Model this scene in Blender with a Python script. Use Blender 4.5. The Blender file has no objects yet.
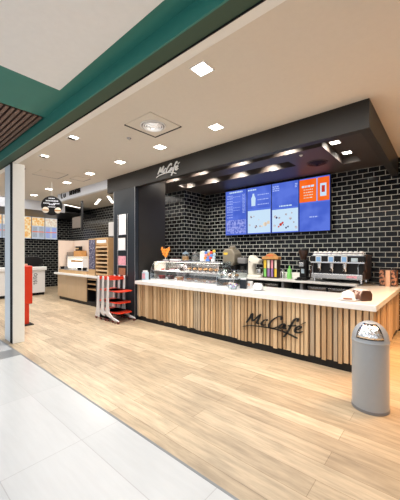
import bpy, math, random
from mathutils import Vector, Matrix
random.seed(7)
sc = bpy.context.scene
COL = sc.collection
PI = math.pi
EXPO = .0
# ---------------------------------------------------------------- camera frame
F = 284.0; YAW = math.radians(40.8); HC = 1.63; HOR = 253.0
def az(px): return math.atan((px-200)/F) - YAW
def on_y(px, Y): return Y*math.tan(az(px))                 # X where the column meets plane y=Y
def dist(px, x, y): return math.hypot(x, y)*math.cos(math.atan((px-200)/F))
def z_at(px, py, x, y): return HC - (py-HOR)*dist(px, x, y)/F
def on_z(px, py, z):                                       # point of the pixel at height z
    d = (HC-z)*F/(py-HOR); r = d/math.cos(math.atan((px-200)/F)); a = az(px)
    return (r*math.sin(a), r*math.cos(a))
# ---------------------------------------------------------------- materials
def mat(name, col, rough=.5, metal=0, spec=.5, noise=0, nscale=20, coat=0, alpha=1, trans=0):
    m = bpy.data.materials.new(name); m.use_nodes = True
    nt = m.node_tree; b = nt.nodes['Principled BSDF']
    b.inputs['Base Color'].default_value = (*col, 1)
    b.inputs['Roughness'].default_value = rough
    b.inputs['Metallic'].default_value = metal
    b.inputs['Specular IOR Level'].default_value = spec
    b.inputs['Coat Weight'].default_value = coat
    b.inputs['Transmission Weight'].default_value = trans
    tc = nt.nodes.new('ShaderNodeTexCoord')
    n = nt.nodes.new('ShaderNodeTexNoise'); n.inputs['Scale'].default_value = nscale
    nt.links.new(tc.outputs['Object'], n.inputs['Vector'])
    mr = nt.nodes.new('ShaderNodeMapRange')
    k = noise if noise else .03
    mr.inputs['To Min'].default_value = 1-k; mr.inputs['To Max'].default_value = 1+k
    nt.links.new(n.outputs['Fac'], mr.inputs['Value'])
    mx = nt.nodes.new('ShaderNodeVectorMath'); mx.operation = 'SCALE'
    mx.inputs[0].default_value = col
    nt.links.new(mr.outputs['Result'], mx.inputs['Scale'])
    nt.links.new(mx.outputs['Vector'], b.inputs['Base Color'])
    return m
def emi(name, col, s, noise=0, c2=None, nscale=6):
    m = bpy.data.materials.new(name); m.use_nodes = True
    nt = m.node_tree; nt.nodes.remove(nt.nodes['Principled BSDF'])
    e = nt.nodes.new('ShaderNodeEmission'); e.inputs['Color'].default_value = (*col, 1); e.inputs['Strength'].default_value = s*(2**-EXPO if s < 2 else 1)
    nt.links.new(e.outputs[0], nt.nodes['Material Output'].inputs[0])
    if c2:
        tc = nt.nodes.new('ShaderNodeTexCoord'); n = nt.nodes.new('ShaderNodeTexNoise'); n.inputs['Scale'].default_value = nscale
        nt.links.new(tc.outputs['Object'], n.inputs['Vector'])
        r = nt.nodes.new('ShaderNodeValToRGB'); r.color_ramp.elements[0].color = (*col, 1); r.color_ramp.elements[1].color = (*c2, 1)
        r.color_ramp.elements[0].position = .4; r.color_ramp.elements[1].position = .6
        nt.links.new(n.outputs['Fac'], r.inputs['Fac']); nt.links.new(r.outputs['Color'], e.inputs['Color'])
    return m
def glass(name, tint=(1, 1, 1), refl=.05):
    m = bpy.data.materials.new(name); m.use_nodes = True
    nt = m.node_tree; nt.nodes.remove(nt.nodes['Principled BSDF'])
    t = nt.nodes.new('ShaderNodeBsdfTransparent'); t.inputs[0].default_value = (*tint, 1)
    g = nt.nodes.new('ShaderNodeBsdfGlossy'); g.inputs['Roughness'].default_value = .05
    lw = nt.nodes.new('ShaderNodeLayerWeight'); lw.inputs['Blend'].default_value = .25
    ad = nt.nodes.new('ShaderNodeMath'); ad.operation = 'MULTIPLY_ADD'; ad.inputs[1].default_value = .5; ad.inputs[2].default_value = refl
    nt.links.new(lw.outputs['Fresnel'], ad.inputs[0])
    x = nt.nodes.new('ShaderNodeMixShader')
    nt.links.new(ad.outputs[0], x.inputs[0]); nt.links.new(t.outputs[0], x.inputs[1]); nt.links.new(g.outputs[0], x.inputs[2])
    nt.links.new(x.outputs[0], nt.nodes['Material Output'].inputs[0])
    return m
def brick(name, axes, bw, bh, c1, c2, mortar, msize, rough, off=.5, bump=.0, coat=0, grain=0, spec=.5, wobble=0):
    """axes: which object coordinates run along the brick and up it"""
    m = bpy.data.materials.new(name); m.use_nodes = True
    nt = m.node_tree; b = nt.nodes['Principled BSDF']; L = nt.links.new
    tc = nt.nodes.new('ShaderNodeTexCoord'); sp = nt.nodes.new('ShaderNodeSeparateXYZ'); cb = nt.nodes.new('ShaderNodeCombineXYZ')
    L(tc.outputs['Object'], sp.inputs[0]); L(sp.outputs[axes[0]], cb.inputs[0]); L(sp.outputs[axes[1]], cb.inputs[1])
    br = nt.nodes.new('ShaderNodeTexBrick'); L(cb.outputs[0], br.inputs['Vector'])
    br.inputs['Scale'].default_value = 1; br.inputs['Brick Width'].default_value = bw; br.inputs['Row Height'].default_value = bh
    br.inputs['Mortar Size'].default_value = msize; br.inputs['Mortar Smooth'].default_value = .1
    br.inputs['Color1'].default_value = (*c1, 1); br.inputs['Color2'].default_value = (*c2, 1); br.inputs['Mortar'].default_value = (*mortar, 1)
    br.offset = off; br.inputs['Bias'].default_value = 0
    col = br.outputs['Color']
    if grain:
        mp = nt.nodes.new('ShaderNodeMapping'); mp.inputs['Scale'].default_value = (1.6, 14, 1); L(cb.outputs[0], mp.inputs['Vector'])
        n = nt.nodes.new('ShaderNodeTexNoise'); n.inputs['Scale'].default_value = 1.6; n.inputs['Detail'].default_value = 6; n.inputs['Roughness'].default_value = .65
        L(mp.outputs[0], n.inputs['Vector'])
        mr = nt.nodes.new('ShaderNodeMapRange'); mr.inputs['To Min'].default_value = 1-grain; mr.inputs['To Max'].default_value = 1+grain
        mr.inputs['From Min'].default_value = .3; mr.inputs['From Max'].default_value = .7
        L(n.outputs['Fac'], mr.inputs['Value'])
        n2 = nt.nodes.new('ShaderNodeTexNoise'); n2.inputs['Scale'].default_value = .9; n2.inputs['Detail'].default_value = 2; L(cb.outputs[0], n2.inputs['Vector'])
        mr2 = nt.nodes.new('ShaderNodeMapRange'); mr2.inputs['To Min'].default_value = 1-grain*.6; mr2.inputs['To Max'].default_value = 1+grain*.6
        mr2.inputs['From Min'].default_value = .3; mr2.inputs['From Max'].default_value = .7
        L(n2.outputs['Fac'], mr2.inputs['Value'])
        mm = nt.nodes.new('ShaderNodeMath'); mm.operation = 'MULTIPLY'; L(mr.outputs[0], mm.inputs[0]); L(mr2.outputs[0], mm.inputs[1])
        v = nt.nodes.new('ShaderNodeVectorMath'); v.operation = 'SCALE'; L(col, v.inputs[0]); L(mm.outputs[0], v.inputs['Scale']); col = v.outputs['Vector']
    L(col, b.inputs['Base Color'])
    # glazed tile is glossy, grout is matt
    mr = nt.nodes.new('ShaderNodeMapRange'); mr.inputs['To Min'].default_value = rough; mr.inputs['To Max'].default_value = .75
    L(br.outputs['Fac'], mr.inputs['Value']); L(mr.outputs[0], b.inputs['Roughness'])
    b.inputs['Coat Weight'].default_value = coat
    b.inputs['Specular IOR Level'].default_value = spec
    if bump:
        n3 = nt.nodes.new('ShaderNodeTexNoise'); n3.inputs['Scale'].default_value = 5; L(tc.outputs['Object'], n3.inputs['Vector'])
        sub = nt.nodes.new('ShaderNodeMath'); sub.operation = 'MULTIPLY_ADD'; sub.inputs[1].default_value = wobble; 
        inv = nt.nodes.new('ShaderNodeMath'); inv.operation = 'MULTIPLY'; inv.inputs[1].default_value = -1
        L(br.outputs['Fac'], inv.inputs[0]); L(n3.outputs['Fac'], sub.inputs[0]); L(inv.outputs[0], sub.inputs[2])
        bp = nt.nodes.new('ShaderNodeBump'); bp.inputs['Strength'].default_value = bump; bp.inputs['Distance'].default_value = .01
        L(sub.outputs[0], bp.inputs['Height']); L(bp.outputs[0], b.inputs['Normal'])
    return m
def wood(name, c, axis=2, k=.18, rough=.5):
    m = mat(name, c, rough); nt = m.node_tree
    n = [x for x in nt.nodes if x.type == 'TEX_NOISE'][0]; tc = [x for x in nt.nodes if x.type == 'TEX_COORD'][0]
    mp = nt.nodes.new('ShaderNodeMapping'); s = [30, 30, 30]; s[axis] = 2; mp.inputs['Scale'].default_value = s
    nt.links.new(tc.outputs['Object'], mp.inputs['Vector']); nt.links.new(mp.outputs[0], n.inputs['Vector'])
    n.inputs['Scale'].default_value = 1; n.inputs['Detail'].default_value = 4
    mr = [x for x in nt.nodes if x.type == 'MAP_RANGE'][0]; mr.inputs['To Min'].default_value = 1-k; mr.inputs['To Max'].default_value = 1+k
    return m
TB = ((.004, .005, .007), (.012, .014, .018), (.40, .41, .38))
M = {}
M['tile_y'] = brick('black tile', (0, 2), .215, .110, *TB, .007, .12, bump=.35, wobble=.5, spec=.22)
M['tile_x'] = brick('black tile side', (1, 2), .215, .110, *TB, .007, .12, bump=.35, wobble=.5, spec=.22)
M['tile_xl'] = brick('black tile kitchen', (1, 2), .215, .110, TB[0], TB[1], (.30, .30, .27), .007, .2, bump=.3, wobble=.4, spec=.22)
M['tile_yl'] = brick('black tile rear', (0, 2), .215, .110, TB[0], TB[1], (.30, .30, .27), .007, .2, bump=.3, wobble=.4, spec=.22)
M['floor'] = brick('oak plank floor', (0, 1), 1.9, .19, (.40, .305, .20), (.56, .445, .305), (.26, .19, .12), .0018, .38, off=.37, grain=.28)
M['mallfloor'] = brick('pale stone tile', (0, 1), 1.2, .6, (.52, .535, .545), (.56, .57, .58), (.38, .38, .39), .003, .25, off=0, grain=.03)
M['mallgrey'] = mat('grey stone band', (.20, .21, .22), .3, noise=.1, nscale=6)
M['ceil'] = mat('ceiling paint', (.68, .64, .57), .8)
M['mallceil'] = mat('white mall ceiling', (.85, .85, .84), .8)
M['dark'] = mat('dark brown satin panel', (.022, .020, .018), .42, spec=.3, noise=.08, nscale=3)
M['soffit'] = mat('brown soffit', (.050, .040, .036), .5, noise=.08, nscale=3)
M['black'] = mat('black laminate', (.012, .012, .013), .4, spec=.25)
M['navy'] = mat('dark slate panel', (.015, .020, .027), .36, spec=.3)
M['trim'] = mat('aluminium trim', (.45, .46, .48), .35, .8)
M['white'] = mat('white lacquer', (.80, .80, .80), .35)
M['quartz'] = mat('white quartz', (.80, .80, .785), .22, noise=.03, nscale=60)
M['bandwhite'] = mat('white fascia', (.68, .72, .80), .5)
M['cream'] = mat('cream frame', (.84, .83, .78), .45)
M['pale'] = mat('white frame in bluish light', (.80, .88, .95), .35)  # white post; the bluish light on its outer face is put into the colour
M['teal'] = mat('teal metal', (.030, .20, .165), .5, noise=.05)
M['teal_shade'] = mat('teal metal in shade', (.035, .075, .045), .6)  # the beam's teal, darkened in the colour for its shaded underside
M['slatbrown'] = wood('brown ceiling slat', (.17, .10, .075), 0)
M['slatA'] = wood('pale oak batten', (.66, .475, .285))
M['slatB'] = wood('oak batten', (.50, .33, .18))
M['slatC'] = wood('grey washed batten', (.46, .36, .25))
M['slatback'] = wood('dark backing board', (.15, .088, .045))  # plain dark brown board behind the battens
M['oak'] = wood('light oak front', (.52, .38, .235), 2, .1)
M['oakw'] = wood('warm oak slats', (.52, .33, .16), 0, .15)
M['pink'] = mat('pale blush panel', (.66, .54, .46), .5)
M['red'] = mat('orange red plastic', (.66, .035, .008), .35)
M['steel'] = mat('brushed steel', (.62, .61, .60), .25, 1)
M['chrome'] = mat('chrome', (.85, .85, .86), .08, 1)
M['bin'] = mat('silver grey powder coat', (.37, .40, .435), .35, .2)
M['rubber'] = mat('black rubber', (.012, .012, .012), .7, spec=.2)
M['maroon'] = mat('maroon caster', (.16, .02, .02), .4)
M['paper'] = mat('white paper', (.80, .80, .80), .7)
M['ppink'] = mat('pink printed paper', (.75, .35, .42), .6, noise=.5, nscale=30)
M['pbrown'] = mat('brown printed paper', (.35, .14, .07), .6, noise=.6, nscale=40)
M['chalk'] = None
M['glass'] = glass('clear glass'); M['glassblue'] = glass('edge glass', (.92, .97, 1), .08)
M['orange'] = mat('orange sweets', (.95, .33, .04), .4)
M['bluep'] = mat('blue wrapper', (.10, .25, .65), .35); M['redp'] = mat('red wrapper', (.75, .07, .04), .35)
M['pinkp'] = mat('pink wrapper', (.80, .30, .35), .4); M['purple'] = mat('purple wrapper', (.30, .17, .38), .4)
M['yellow'] = mat('yellow pack', (.85, .58, .06), .45); M['green'] = mat('green bottle', (.22, .62, .16), .3)
M['lilac'] = mat('pale blue wrapper', (.50, .62, .70), .4)
M['pastry'] = mat('golden pastry', (.50, .25, .08), .55, noise=.35, nscale=30)
M['choc'] = mat('chocolate', (.06, .025, .014), .35); M['berry'] = mat('red berry cake', (.35, .03, .03), .4, noise=.4, nscale=30)
M['creamf'] = mat('cream icing', (.80, .72, .60), .5)
M['beige'] = mat('champagne metal', (.36, .32, .25), .3, .5); M['ivory'] = mat('ivory enamel', (.72, .70, .62), .3)
M['walnut'] = wood('dark walnut', (.035, .016, .010), 0, .3, .3); M['copper'] = mat('copper print', (.50, .22, .12), .35, .3, noise=.6, nscale=40)
def pattern(name, c1, c2, sc_):
    m = mat(name, c1, .45); nt = m.node_tree; n = [x for x in nt.nodes if x.type == 'TEX_NOISE'][0]; n.inputs['Scale'].default_value = sc_
    r = nt.nodes.new('ShaderNodeValToRGB'); r.color_ramp.elements[0].position = .47; r.color_ramp.elements[0].color = (*c1, 1); r.color_ramp.elements[1].position = .53; r.color_ramp.elements[1].color = (*c2, 1)
    nt.links.new(n.outputs['Fac'], r.inputs['Fac']); nt.links.new(r.outputs['Color'], nt.nodes['Principled BSDF'].inputs['Base Color']); return m
M['beans'] = pattern('bean print', (.035, .015, .01), (.55, .24, .13), 17); M['marble'] = pattern('brown and white print', (.16, .07, .05), (.60, .45, .38), 14)
M['hammered'] = mat('polished hammered steel', (.85, .86, .88), .16, 1)
_nt = M['hammered'].node_tree; _v = _nt.nodes.new('ShaderNodeTexVoronoi'); _v.inputs['Scale'].default_value = 45; _b = _nt.nodes.new('ShaderNodeBump'); _b.inputs['Strength'].default_value = .6; _b.inputs['Distance'].default_value = .01
_nt.links.new([x for x in _nt.nodes if x.type == 'TEX_COORD'][0].outputs['Object'], _v.inputs['Vector']); _nt.links.new(_v.outputs['Distance'], _b.inputs['Height']); _nt.links.new(_b.outputs[0], _nt.nodes['Principled BSDF'].inputs['Normal'])
M['bluegrey'] = mat('slate blue enamel', (.20, .27, .33), .4)
M['peach'] = mat('peach card', (.80, .48, .32), .6); M['grey'] = mat('mid grey', (.20, .20, .21), .4)
M['speck'] = mat('brown grey board', (.22, .18, .15), .5, noise=.2, nscale=12)
M['lampon'] = emi('lit lamp', (1, .93, .82), 14); M['lampin'] = emi('soffit lamp', (1, .92, .80), 10)
M['tube'] = emi('lit tube', (1, .90, .78), 5); M['showlight'] = emi('display light', (1, .93, .80), 3.5)
BL = (.075, .14, .66)
M['sblue'] = emi('screen blue', BL, .95, c2=(.12, .20, .78), nscale=2.5); M['sblue2'] = emi('screen blue light', (.11, .20, .80), .95)
M['swhite'] = emi('screen white', (.60, .78, .95), 1.0); M['swhite2'] = emi('screen text', (.42, .52, .95), 1.0)
M['sorange'] = emi('screen orange', (.93, .13, .012), 1.0, c2=(.98, .17, .02), nscale=3); M['sred'] = emi('screen red', (.62, .05, .03), .9)
M['sdk'] = emi('screen navy', (.04, .045, .2), .7); M['smix'] = emi('screen speckle', (.10, .16, .65), .9, c2=(.40, .45, .95), nscale=16)
M['sgrey'] = emi('screen pale grey', (.55, .60, .68), .9)
M['sfood'] = emi('screen food', (.85, .42, .12), 1.0, c2=(.95, .80, .50), nscale=9); M['sfood2'] = emi('screen food pale', (.80, .60, .45), .9, c2=(.95, .90, .75), nscale=9)
M['sfoodg'] = emi('screen items', (.35, .30, .30), .9, c2=(.75, .72, .80), nscale=14)
m = mat('chalk board print', (.08, .075, .16), .6); nt = m.node_tree
n = [x for x in nt.nodes if x.type == 'TEX_NOISE'][0]; n.inputs['Scale'].default_value = 22; n.inputs['Detail'].default_value = 5
r = nt.nodes.new('ShaderNodeValToRGB'); r.color_ramp.elements[0].position = .52; r.color_ramp.elements[0].color = (.045, .045, .10, 1)
r.color_ramp.elements[1].position = .64; r.color_ramp.elements[1].color = (.45, .42, .50, 1)
nt.links.new(n.outputs['Fac'], r.inputs['Fac']); nt.links.new(r.outputs['Color'], nt.nodes['Principled BSDF'].inputs['Base Color']); M['chalk'] = m

# ---------------------------------------------------------------- mesh helpers
class MB:
    def __init__(s): s.v = []; s.f = []; s.m = []; s.sm = []
    def add(s, vs, fs, mi=0, smooth=False):
        o = len(s.v); s.v += [tuple(p) for p in vs]
        for f in fs: s.f.append(tuple(i+o for i in f)); s.m.append(mi); s.sm.append(smooth)
        return s
    def box(s, x0, x1, y0, y1, z0, z1, mi=0):
        x0, x1 = min(x0, x1), max(x0, x1); y0, y1 = min(y0, y1), max(y0, y1); z0, z1 = min(z0, z1), max(z0, z1)
        return s.add([(x0,y0,z0),(x1,y0,z0),(x1,y1,z0),(x0,y1,z0),(x0,y0,z1),(x1,y0,z1),(x1,y1,z1),(x0,y1,z1)],
                     [(0,3,2,1),(4,5,6,7),(0,1,5,4),(1,2,6,5),(2,3,7,6),(3,0,4,7)], mi)
    def lathe(s, prof, n=20, c=(0, 0, 0), mi=0, axis='z', sy=1):
        vs = []; fs = []
        for r, h in prof:
            for k in range(n):
                a = 2*PI*k/n; p = (r*math.cos(a), r*math.sin(a)*sy, h)
                if axis == 'y': p = (p[0], p[2], p[1])
                if axis == 'x': p = (p[2], p[0], p[1])
                vs.append((p[0]+c[0], p[1]+c[1], p[2]+c[2]))
        for i in range(len(prof)-1):
            for k in range(n):
                k2 = (k+1) % n; fs.append((i*n+k, i*n+k2, (i+1)*n+k2, (i+1)*n+k))
        fs.append(tuple(range(n-1, -1, -1))); fs.append(tuple((len(prof)-1)*n+k for k in range(n)))
        return s.add(vs, fs, mi, True)
    def prism(s, pts, a, b, axis='y', mi=0):
        """2-D outline extruded from a to b; outline is (x,z) for y, (y,z) for x, (x,y) for z"""
        def p3(u, v, t): return (u, t, v) if axis == 'y' else ((t, u, v) if axis == 'x' else (u, v, t))
        n = len(pts); vs = [p3(u, v, a) for u, v in pts] + [p3(u, v, b) for u, v in pts]
        fs = [tuple(range(n)), tuple(range(2*n-1, n-1, -1))] + [(i, i+n, (i+1) % n+n, (i+1) % n) for i in range(n)]
        return s.add(vs, fs, mi)
    def tube(s, pts, r, n=8, mi=0):
        rs = r if isinstance(r, (list, tuple)) else [r]*len(pts)
        P = [Vector(p) for p in pts]; vs = []; fs = []
        for i, p in enumerate(P):
            t = (P[min(i+1, len(P)-1)]-P[max(i-1, 0)]).normalized()
            u = t.cross(Vector((0, 0, 1)) if abs(t.z) < .9 else Vector((1, 0, 0))).normalized(); w = t.cross(u)
            for k in range(n):
                a = 2*PI*k/n; vs.append(p+(u*math.cos(a)+w*math.sin(a))*rs[i])
        for i in range(len(P)-1):
            for k in range(n): k2 = (k+1) % n; fs.append((i*n+k, i*n+k2, (i+1)*n+k2, (i+1)*n+k))
        fs.append(tuple(range(n))); fs.append(tuple((len(P)-1)*n+k for k in range(n-1, -1, -1)))
        return s.add(vs, fs, mi, True)
    def ball(s, c, r, mi=0, n=10, sz=1):
        return s.lathe([(r*math.sin(PI*i/6)+1e-4, -r*sz*math.cos(PI*i/6)) for i in range(7)], n, c, mi)
    def ribbon(s, pts, w, t0, t1, fmap, mi=0):
        """calligraphic stroke: smooth polyline (u,v), width w; fmap(u,v,t) -> 3-D"""
        Q = smooth(pts); L = []; R = []
        for i, q in enumerate(Q):
            a = Q[max(i-1, 0)]; b = Q[min(i+1, len(Q)-1)]
            dx, dy = b[0]-a[0], b[1]-a[1]; l = math.hypot(dx, dy) or 1; dx /= l; dy /= l
            ww = w*(.55+.45*abs(dy*.8-dx*.35))*(1 if 0 < i < len(Q)-1 else .5)
            L.append((q[0]-dy*ww/2, q[1]+dx*ww/2)); R.append((q[0]+dy*ww/2, q[1]-dx*ww/2))
        for i in range(len(Q)-1):
            a, b, c, d = L[i], L[i+1], R[i+1], R[i]
            vs = [fmap(*p, t0) for p in (a, b, c, d)] + [fmap(*p, t1) for p in (a, b, c, d)]
            s.add(vs, [(0,1,2,3),(7,6,5,4),(0,4,5,1),(1,5,6,2),(2,6,7,3),(3,7,4,0)], mi)
        return s
    def build(s, name, mats, parent=None, loc=(0, 0, 0), rz=0, bevel=0, sub=0):
        me = bpy.data.meshes.new(name); me.from_pydata(s.v, [], s.f)
        for mm in (mats if isinstance(mats, (list, tuple)) else [mats]): me.materials.append(M[mm] if isinstance(mm, str) else mm)
        for i, p in enumerate(me.polygons): p.material_index = s.m[i]; p.use_smooth = s.sm[i]
        me.update()
        import bmesh
        bm = bmesh.new(); bm.from_mesh(me); bmesh.ops.recalc_face_normals(bm, faces=bm.faces); bm.to_mesh(me); bm.free()
        o = bpy.data.objects.new(name, me); COL.objects.link(o); o.location = loc; o.rotation_euler = (0, 0, rz)
        if parent: o.parent = parent
        if any(s.sm):
            es = o.modifiers.new('split', 'EDGE_SPLIT'); es.split_angle = math.radians(38)
        if bevel:
            b = o.modifiers.new('bevel', 'BEVEL'); b.width = bevel; b.segments = 2; b.limit_method = 'ANGLE'
        return o
def smooth(P, k=5):
    if len(P) < 3: return list(P)
    out = []
    for i in range(len(P)-1):
        p0 = P[max(i-1, 0)]; p1 = P[i]; p2 = P[i+1]; p3 = P[min(i+2, len(P)-1)]
        for j in range(k):
            t = j/k
            out.append(tuple(.5*((2*p1[a])+(-p0[a]+p2[a])*t+(2*p0[a]-5*p1[a]+4*p2[a]-p3[a])*t*t+(-p0[a]+3*p1[a]-3*p2[a]+p3[a])*t**3) for a in range(len(p1))))
    return out+[P[-1]]
def box(*a): return MB().box(*a)
def tag(o, label, cat, group=None):
    o['label'] = label; o['category'] = cat
    if group: o['group'] = group
    return o
def thing(name, label, cat, loc=(0, 0, 0), rz=0, group=None):
    o = bpy.data.objects.new(name, None); COL.objects.link(o); o.location = loc; o.rotation_euler = (0, 0, rz); o.empty_display_size = .1
    return tag(o, label, cat, group)
def struct(name, mb, m, **k):
    o = mb.build(name, m, **k); o['kind'] = 'structure'; return o
def dup(root, loc, rz=None, label=None, group=None):
    r = root.copy(); COL.objects.link(r); r.location = loc
    if rz is not None: r.rotation_euler = (0, 0, rz)
    if label: r['label'] = label
    if group: r['group'] = group
    for ch in list(root.children):
        c = ch.copy(); COL.objects.link(c); c.parent = r
        for g in ch.children:
            d = g.copy(); COL.objects.link(d); d.parent = c
    return r

# ================================================================= THE SETTING
ZC = 3.63; ZS = 3.52; ZF = 3.25
struct('floor', box(-14.5, 4, 1.58, 7.2, -.1, 0), 'floor')
mf = struct('floor', box(-14.5, 4, -4.5, 1.58, -.1, 0), 'mallfloor')
struct('trim_1', box(-5.55, -5.15, -4.5, 1.575, -.02, .0015), 'mallgrey')
struct('trim_2', box(-14.5, 4, 1.57, 1.59, -.01, .002), 'mallgrey')
# walls
struct('wall_back', box(-5.91, 4, 7.2, 7.35, 0, ZC), 'tile_y')
struct('wall_pillar', box(-6.95, -5.91, 6.13, 7.35, 0, ZC), ['tile_y', 'tile_x'])
pw = bpy.data.objects['wall_pillar']; pw.data.polygons[3].material_index = 1; pw.data.polygons[5].material_index = 1
struct('wall_kitchen', box(-14.5, -6.95, 6.6, 6.75, 0, ZC), 'tile_yl')
struct('wall_left', box(-14.65, -14.5, -1, 6.75, 0, ZC), 'tile_xl')
struct('wall_right', box(4, 4.15, 1.5, 7.35, 0, ZC), 'ceil')
struct('wall_panel', box(-5.80, -5.71, 4.31, 5.18, 0, ZS), 'dark')
# ceiling of the shop
cm = MB(); cm.box(-14.5, 4, 1.74, 4.2, ZC, 3.72); cm.box(-14.5, -6.96, 4.2, 6.6, ZC, 3.72); cm.box(-.74, 4, 4.2, 7.2, ZC, 3.72)
struct('ceiling', cm, 'ceil')
# soffit above the counter with three light troughs
xs = [-6.95, -5.70, -2.45, -1.65, -1.30, -.86]; ys = [4.32, 4.80, 5.22, 5.63, 6.03, 6.56, 7.2]
so = MB()
for i in range(len(xs)-1):
    for j in range(len(ys)-1):
        x0, x1, y0, y1 = xs[i], xs[i+1], ys[j], ys[j+1]
        hole = (j == 1 and 1 <= i <= 3) or (j == 3 and i == 1) or (i == 3 and 1 <= j <= 4)
        if not hole: so.box(x0, x1, y0, y1, ZS, 3.66)
so.box(-6.95, -.86, 4.32, 7.2, 3.66, 3.72)
struct('ceiling_soffit', so, 'soffit')
fb = MB(); fb.box(-6.96, -.74, 4.2, 4.32, ZF, 3.72); fb.box(-.86, -.74, 4.32, 7.2, ZF, 3.72)
struct('trim_3', fb, 'dark')                             # fascia beam
# white fascia band running on to the left, and the band over the kitchen
struct('trim_4', box(-10.1, -6.96, 4.2, 4.30, 3.39, ZC), 'bandwhite')
struct('trim_5', box(-11.9, -11.8, -1, 5.2, 3.28, ZC), 'bandwhite')
struct('ceiling_kitchen', box(-14.5, -11.9, -1, 6.6, 3.29, 3.35), 'black')
# storefront
struct('trim_6', box(-14.5, 4, 1.485, 1.50, ZF, 3.6), 'teal')
struct('trim_7', box(-14.5, 4, 1.50, 1.635, ZF, 3.6), 'teal_shade')  # beam underside, shade put into its green
struct('trim_8', box(-14.5, 4, 1.635, 1.645, ZF-.01, 3.6), 'rubber')
struct('trim_9', box(-14.5, 4, 1.645, 1.74, ZF, ZC+.02), 'cream')
sl = MB()
struct('ceiling_mall', box(-3.96, 4, -4.5, 1.485, 3.40, 3.5), 'teal')
struct('ceiling_mall_white', box(-3.15, 4, -4.5, 1.33, 3.385, 3.399), 'mallceil')
struct('ceiling_mall_dark', box(-14.5, -3.96, -4.5, 1.485, 3.48, 3.5), 'black')
for k in range(60):
    y = 1.46 - k*.062; sl.box(-14.5, -3.98, y-.036, y, 3.39, 3.45)
struct('ceiling_mall_slats', sl, 'slatbrown')
# door frame pillar of the storefront (outer face tinted for its bluish light, cream inside)
pf = thing('doorway_post', 'tall pale white storefront post with a black seam at the left of the entrance', 'post', (-5.86, 1.66, 0))
MB().box(-.47, -.14, 0, .18, 0, ZF).build('outer_face', 'pale', pf, bevel=.006)
MB().box(-.14, -.02, -.005, .18, 0, ZF).build('seam_strip', 'rubber', pf)
MB().box(-.02, 0, -.0, .19, 0, ZF).build('inner_face', 'cream', pf, bevel=.006)

# ================================================================= MAIN COUNTER
XL, XR, YF = -5.70, -.70, 4.24
ct = thing('service_counter', 'long slatted oak counter with black kickboard in front of the menu screens', 'counter', (0, 0, 0))
MB().box(XL, XR-.04, YF+.05, 5.12, .112, .879).box(-1.34, XR-.04, 5.12, 7.18, .09, .879).build('body', 'slatback', ct)
MB().box(XL, XR-.06, YF+.04, YF+.08, 0, .112).box(XR-.10, XR-.06, YF+.08, 7.18, 0, .112).build('kickboard', 'black', ct)
def slats(along, a, b, at, d):
    mb = MB(); p = a; i = 0
    while p < b-.02:
        w = random.choice([.040, .048, .056, .064]); g = random.choice([.016, .022, .030])
        t = random.choice([.018, .032, .048]); mi = random.choice([0, 0, 0, 1, 1, 2]); e = min(p+w, b)
        zb = .112 - (.014 if t > .04 else 0)
        if along == 'x': mb.box(p, e, at-t*.8, at+.012, zb, .879, mi)
        else: mb.box(at-.012, at+t*.8, p, e, zb, .879, mi)
        p = e+g
    return mb
slats('x', XL, XR-.005, YF+.04, 1).build('slat_front', ['slatA', 'slatB', 'slatC'], ct)
slats('y', YF+.06, 7.18, XR-.045, 1).build('slat_side', ['slatA', 'slatB', 'slatB'], ct)
wt = MB().prism([(XL, 4.18), (-.66, 4.18), (-.66, 7.195), (-1.34, 7.195), (-1.34, 5.15), (XL, 5.15)], .88, .96, 'z')
tag(wt.build('worktop', 'quartz', bevel=.006), 'thick white quartz worktop running along the slatted counter and round its right end', 'worktop')

# script lettering ----------------------------------------------------------
GL = [('letter', [[(0,.06),(.035,.17),(.06,.29),(.09,.16),(.12,.13),(.17,.22),(.215,.30),(.205,.2),(.20,.1),(.245,.09)]]),
      ('letter', [[(.375,.185),(.345,.205),(.305,.17),(.285,.11),(.31,.07),(.365,.09)]]),
      ('letter', [[(.60,.25),(.59,.315),(.53,.31),(.46,.22),(.425,.12),(.45,.045),(.52,.05),(.585,.10)]]),
      ('letter', [[(.685,.155),(.65,.175),(.61,.13),(.605,.075),(.65,.085),(.69,.16),(.69,.09),(.73,.085)]]),
      ('letter', [[(.865,.27),(.855,.33),(.81,.31),(.785,.18),(.765,.03),(.735,-.10)], [(.735,.155),(.80,.165),(.865,.185)]]),
      ('letter', [[(.865,.095),(.915,.12),(.945,.165),(.905,.185),(.87,.12),(.885,.055),(.935,.05),(.99,.09)], [(.93,.225),(.985,.285)]]),
      ('underline', [[(-.05,-.045),(.10,.01),(.35,.035),(.6,.03),(.76,-.005),(.95,-.07)]])]
def lettering(root, m, s, w, t0, t1, vk=1, sh=.22):
    for nm, strokes in GL:
        mb = MB()
        for st in strokes: mb.ribbon([(u*s, v*s) for u, v in st], w*s*(.8 if nm == 'underline' else 1), t0, t1, lambda u, v, t: (u+sh*v, t, v*vk))
        mb.build(nm, m, root)
lg = thing('lettering_sign', 'black handwritten style lettering with underline on the slatted counter front', 'sign', (-2.61, YF-.005, .385))
lettering(lg, 'black', .98, .038, -.014, .006, .76, .25)
lg2 = thing('lettering_sign', 'white handwritten style lettering with underline on the dark fascia', 'sign', (-4.87, 4.185, 3.345))
lettering(lg2, 'white', .64, .036, -.01, .014, .95, .35)

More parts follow.
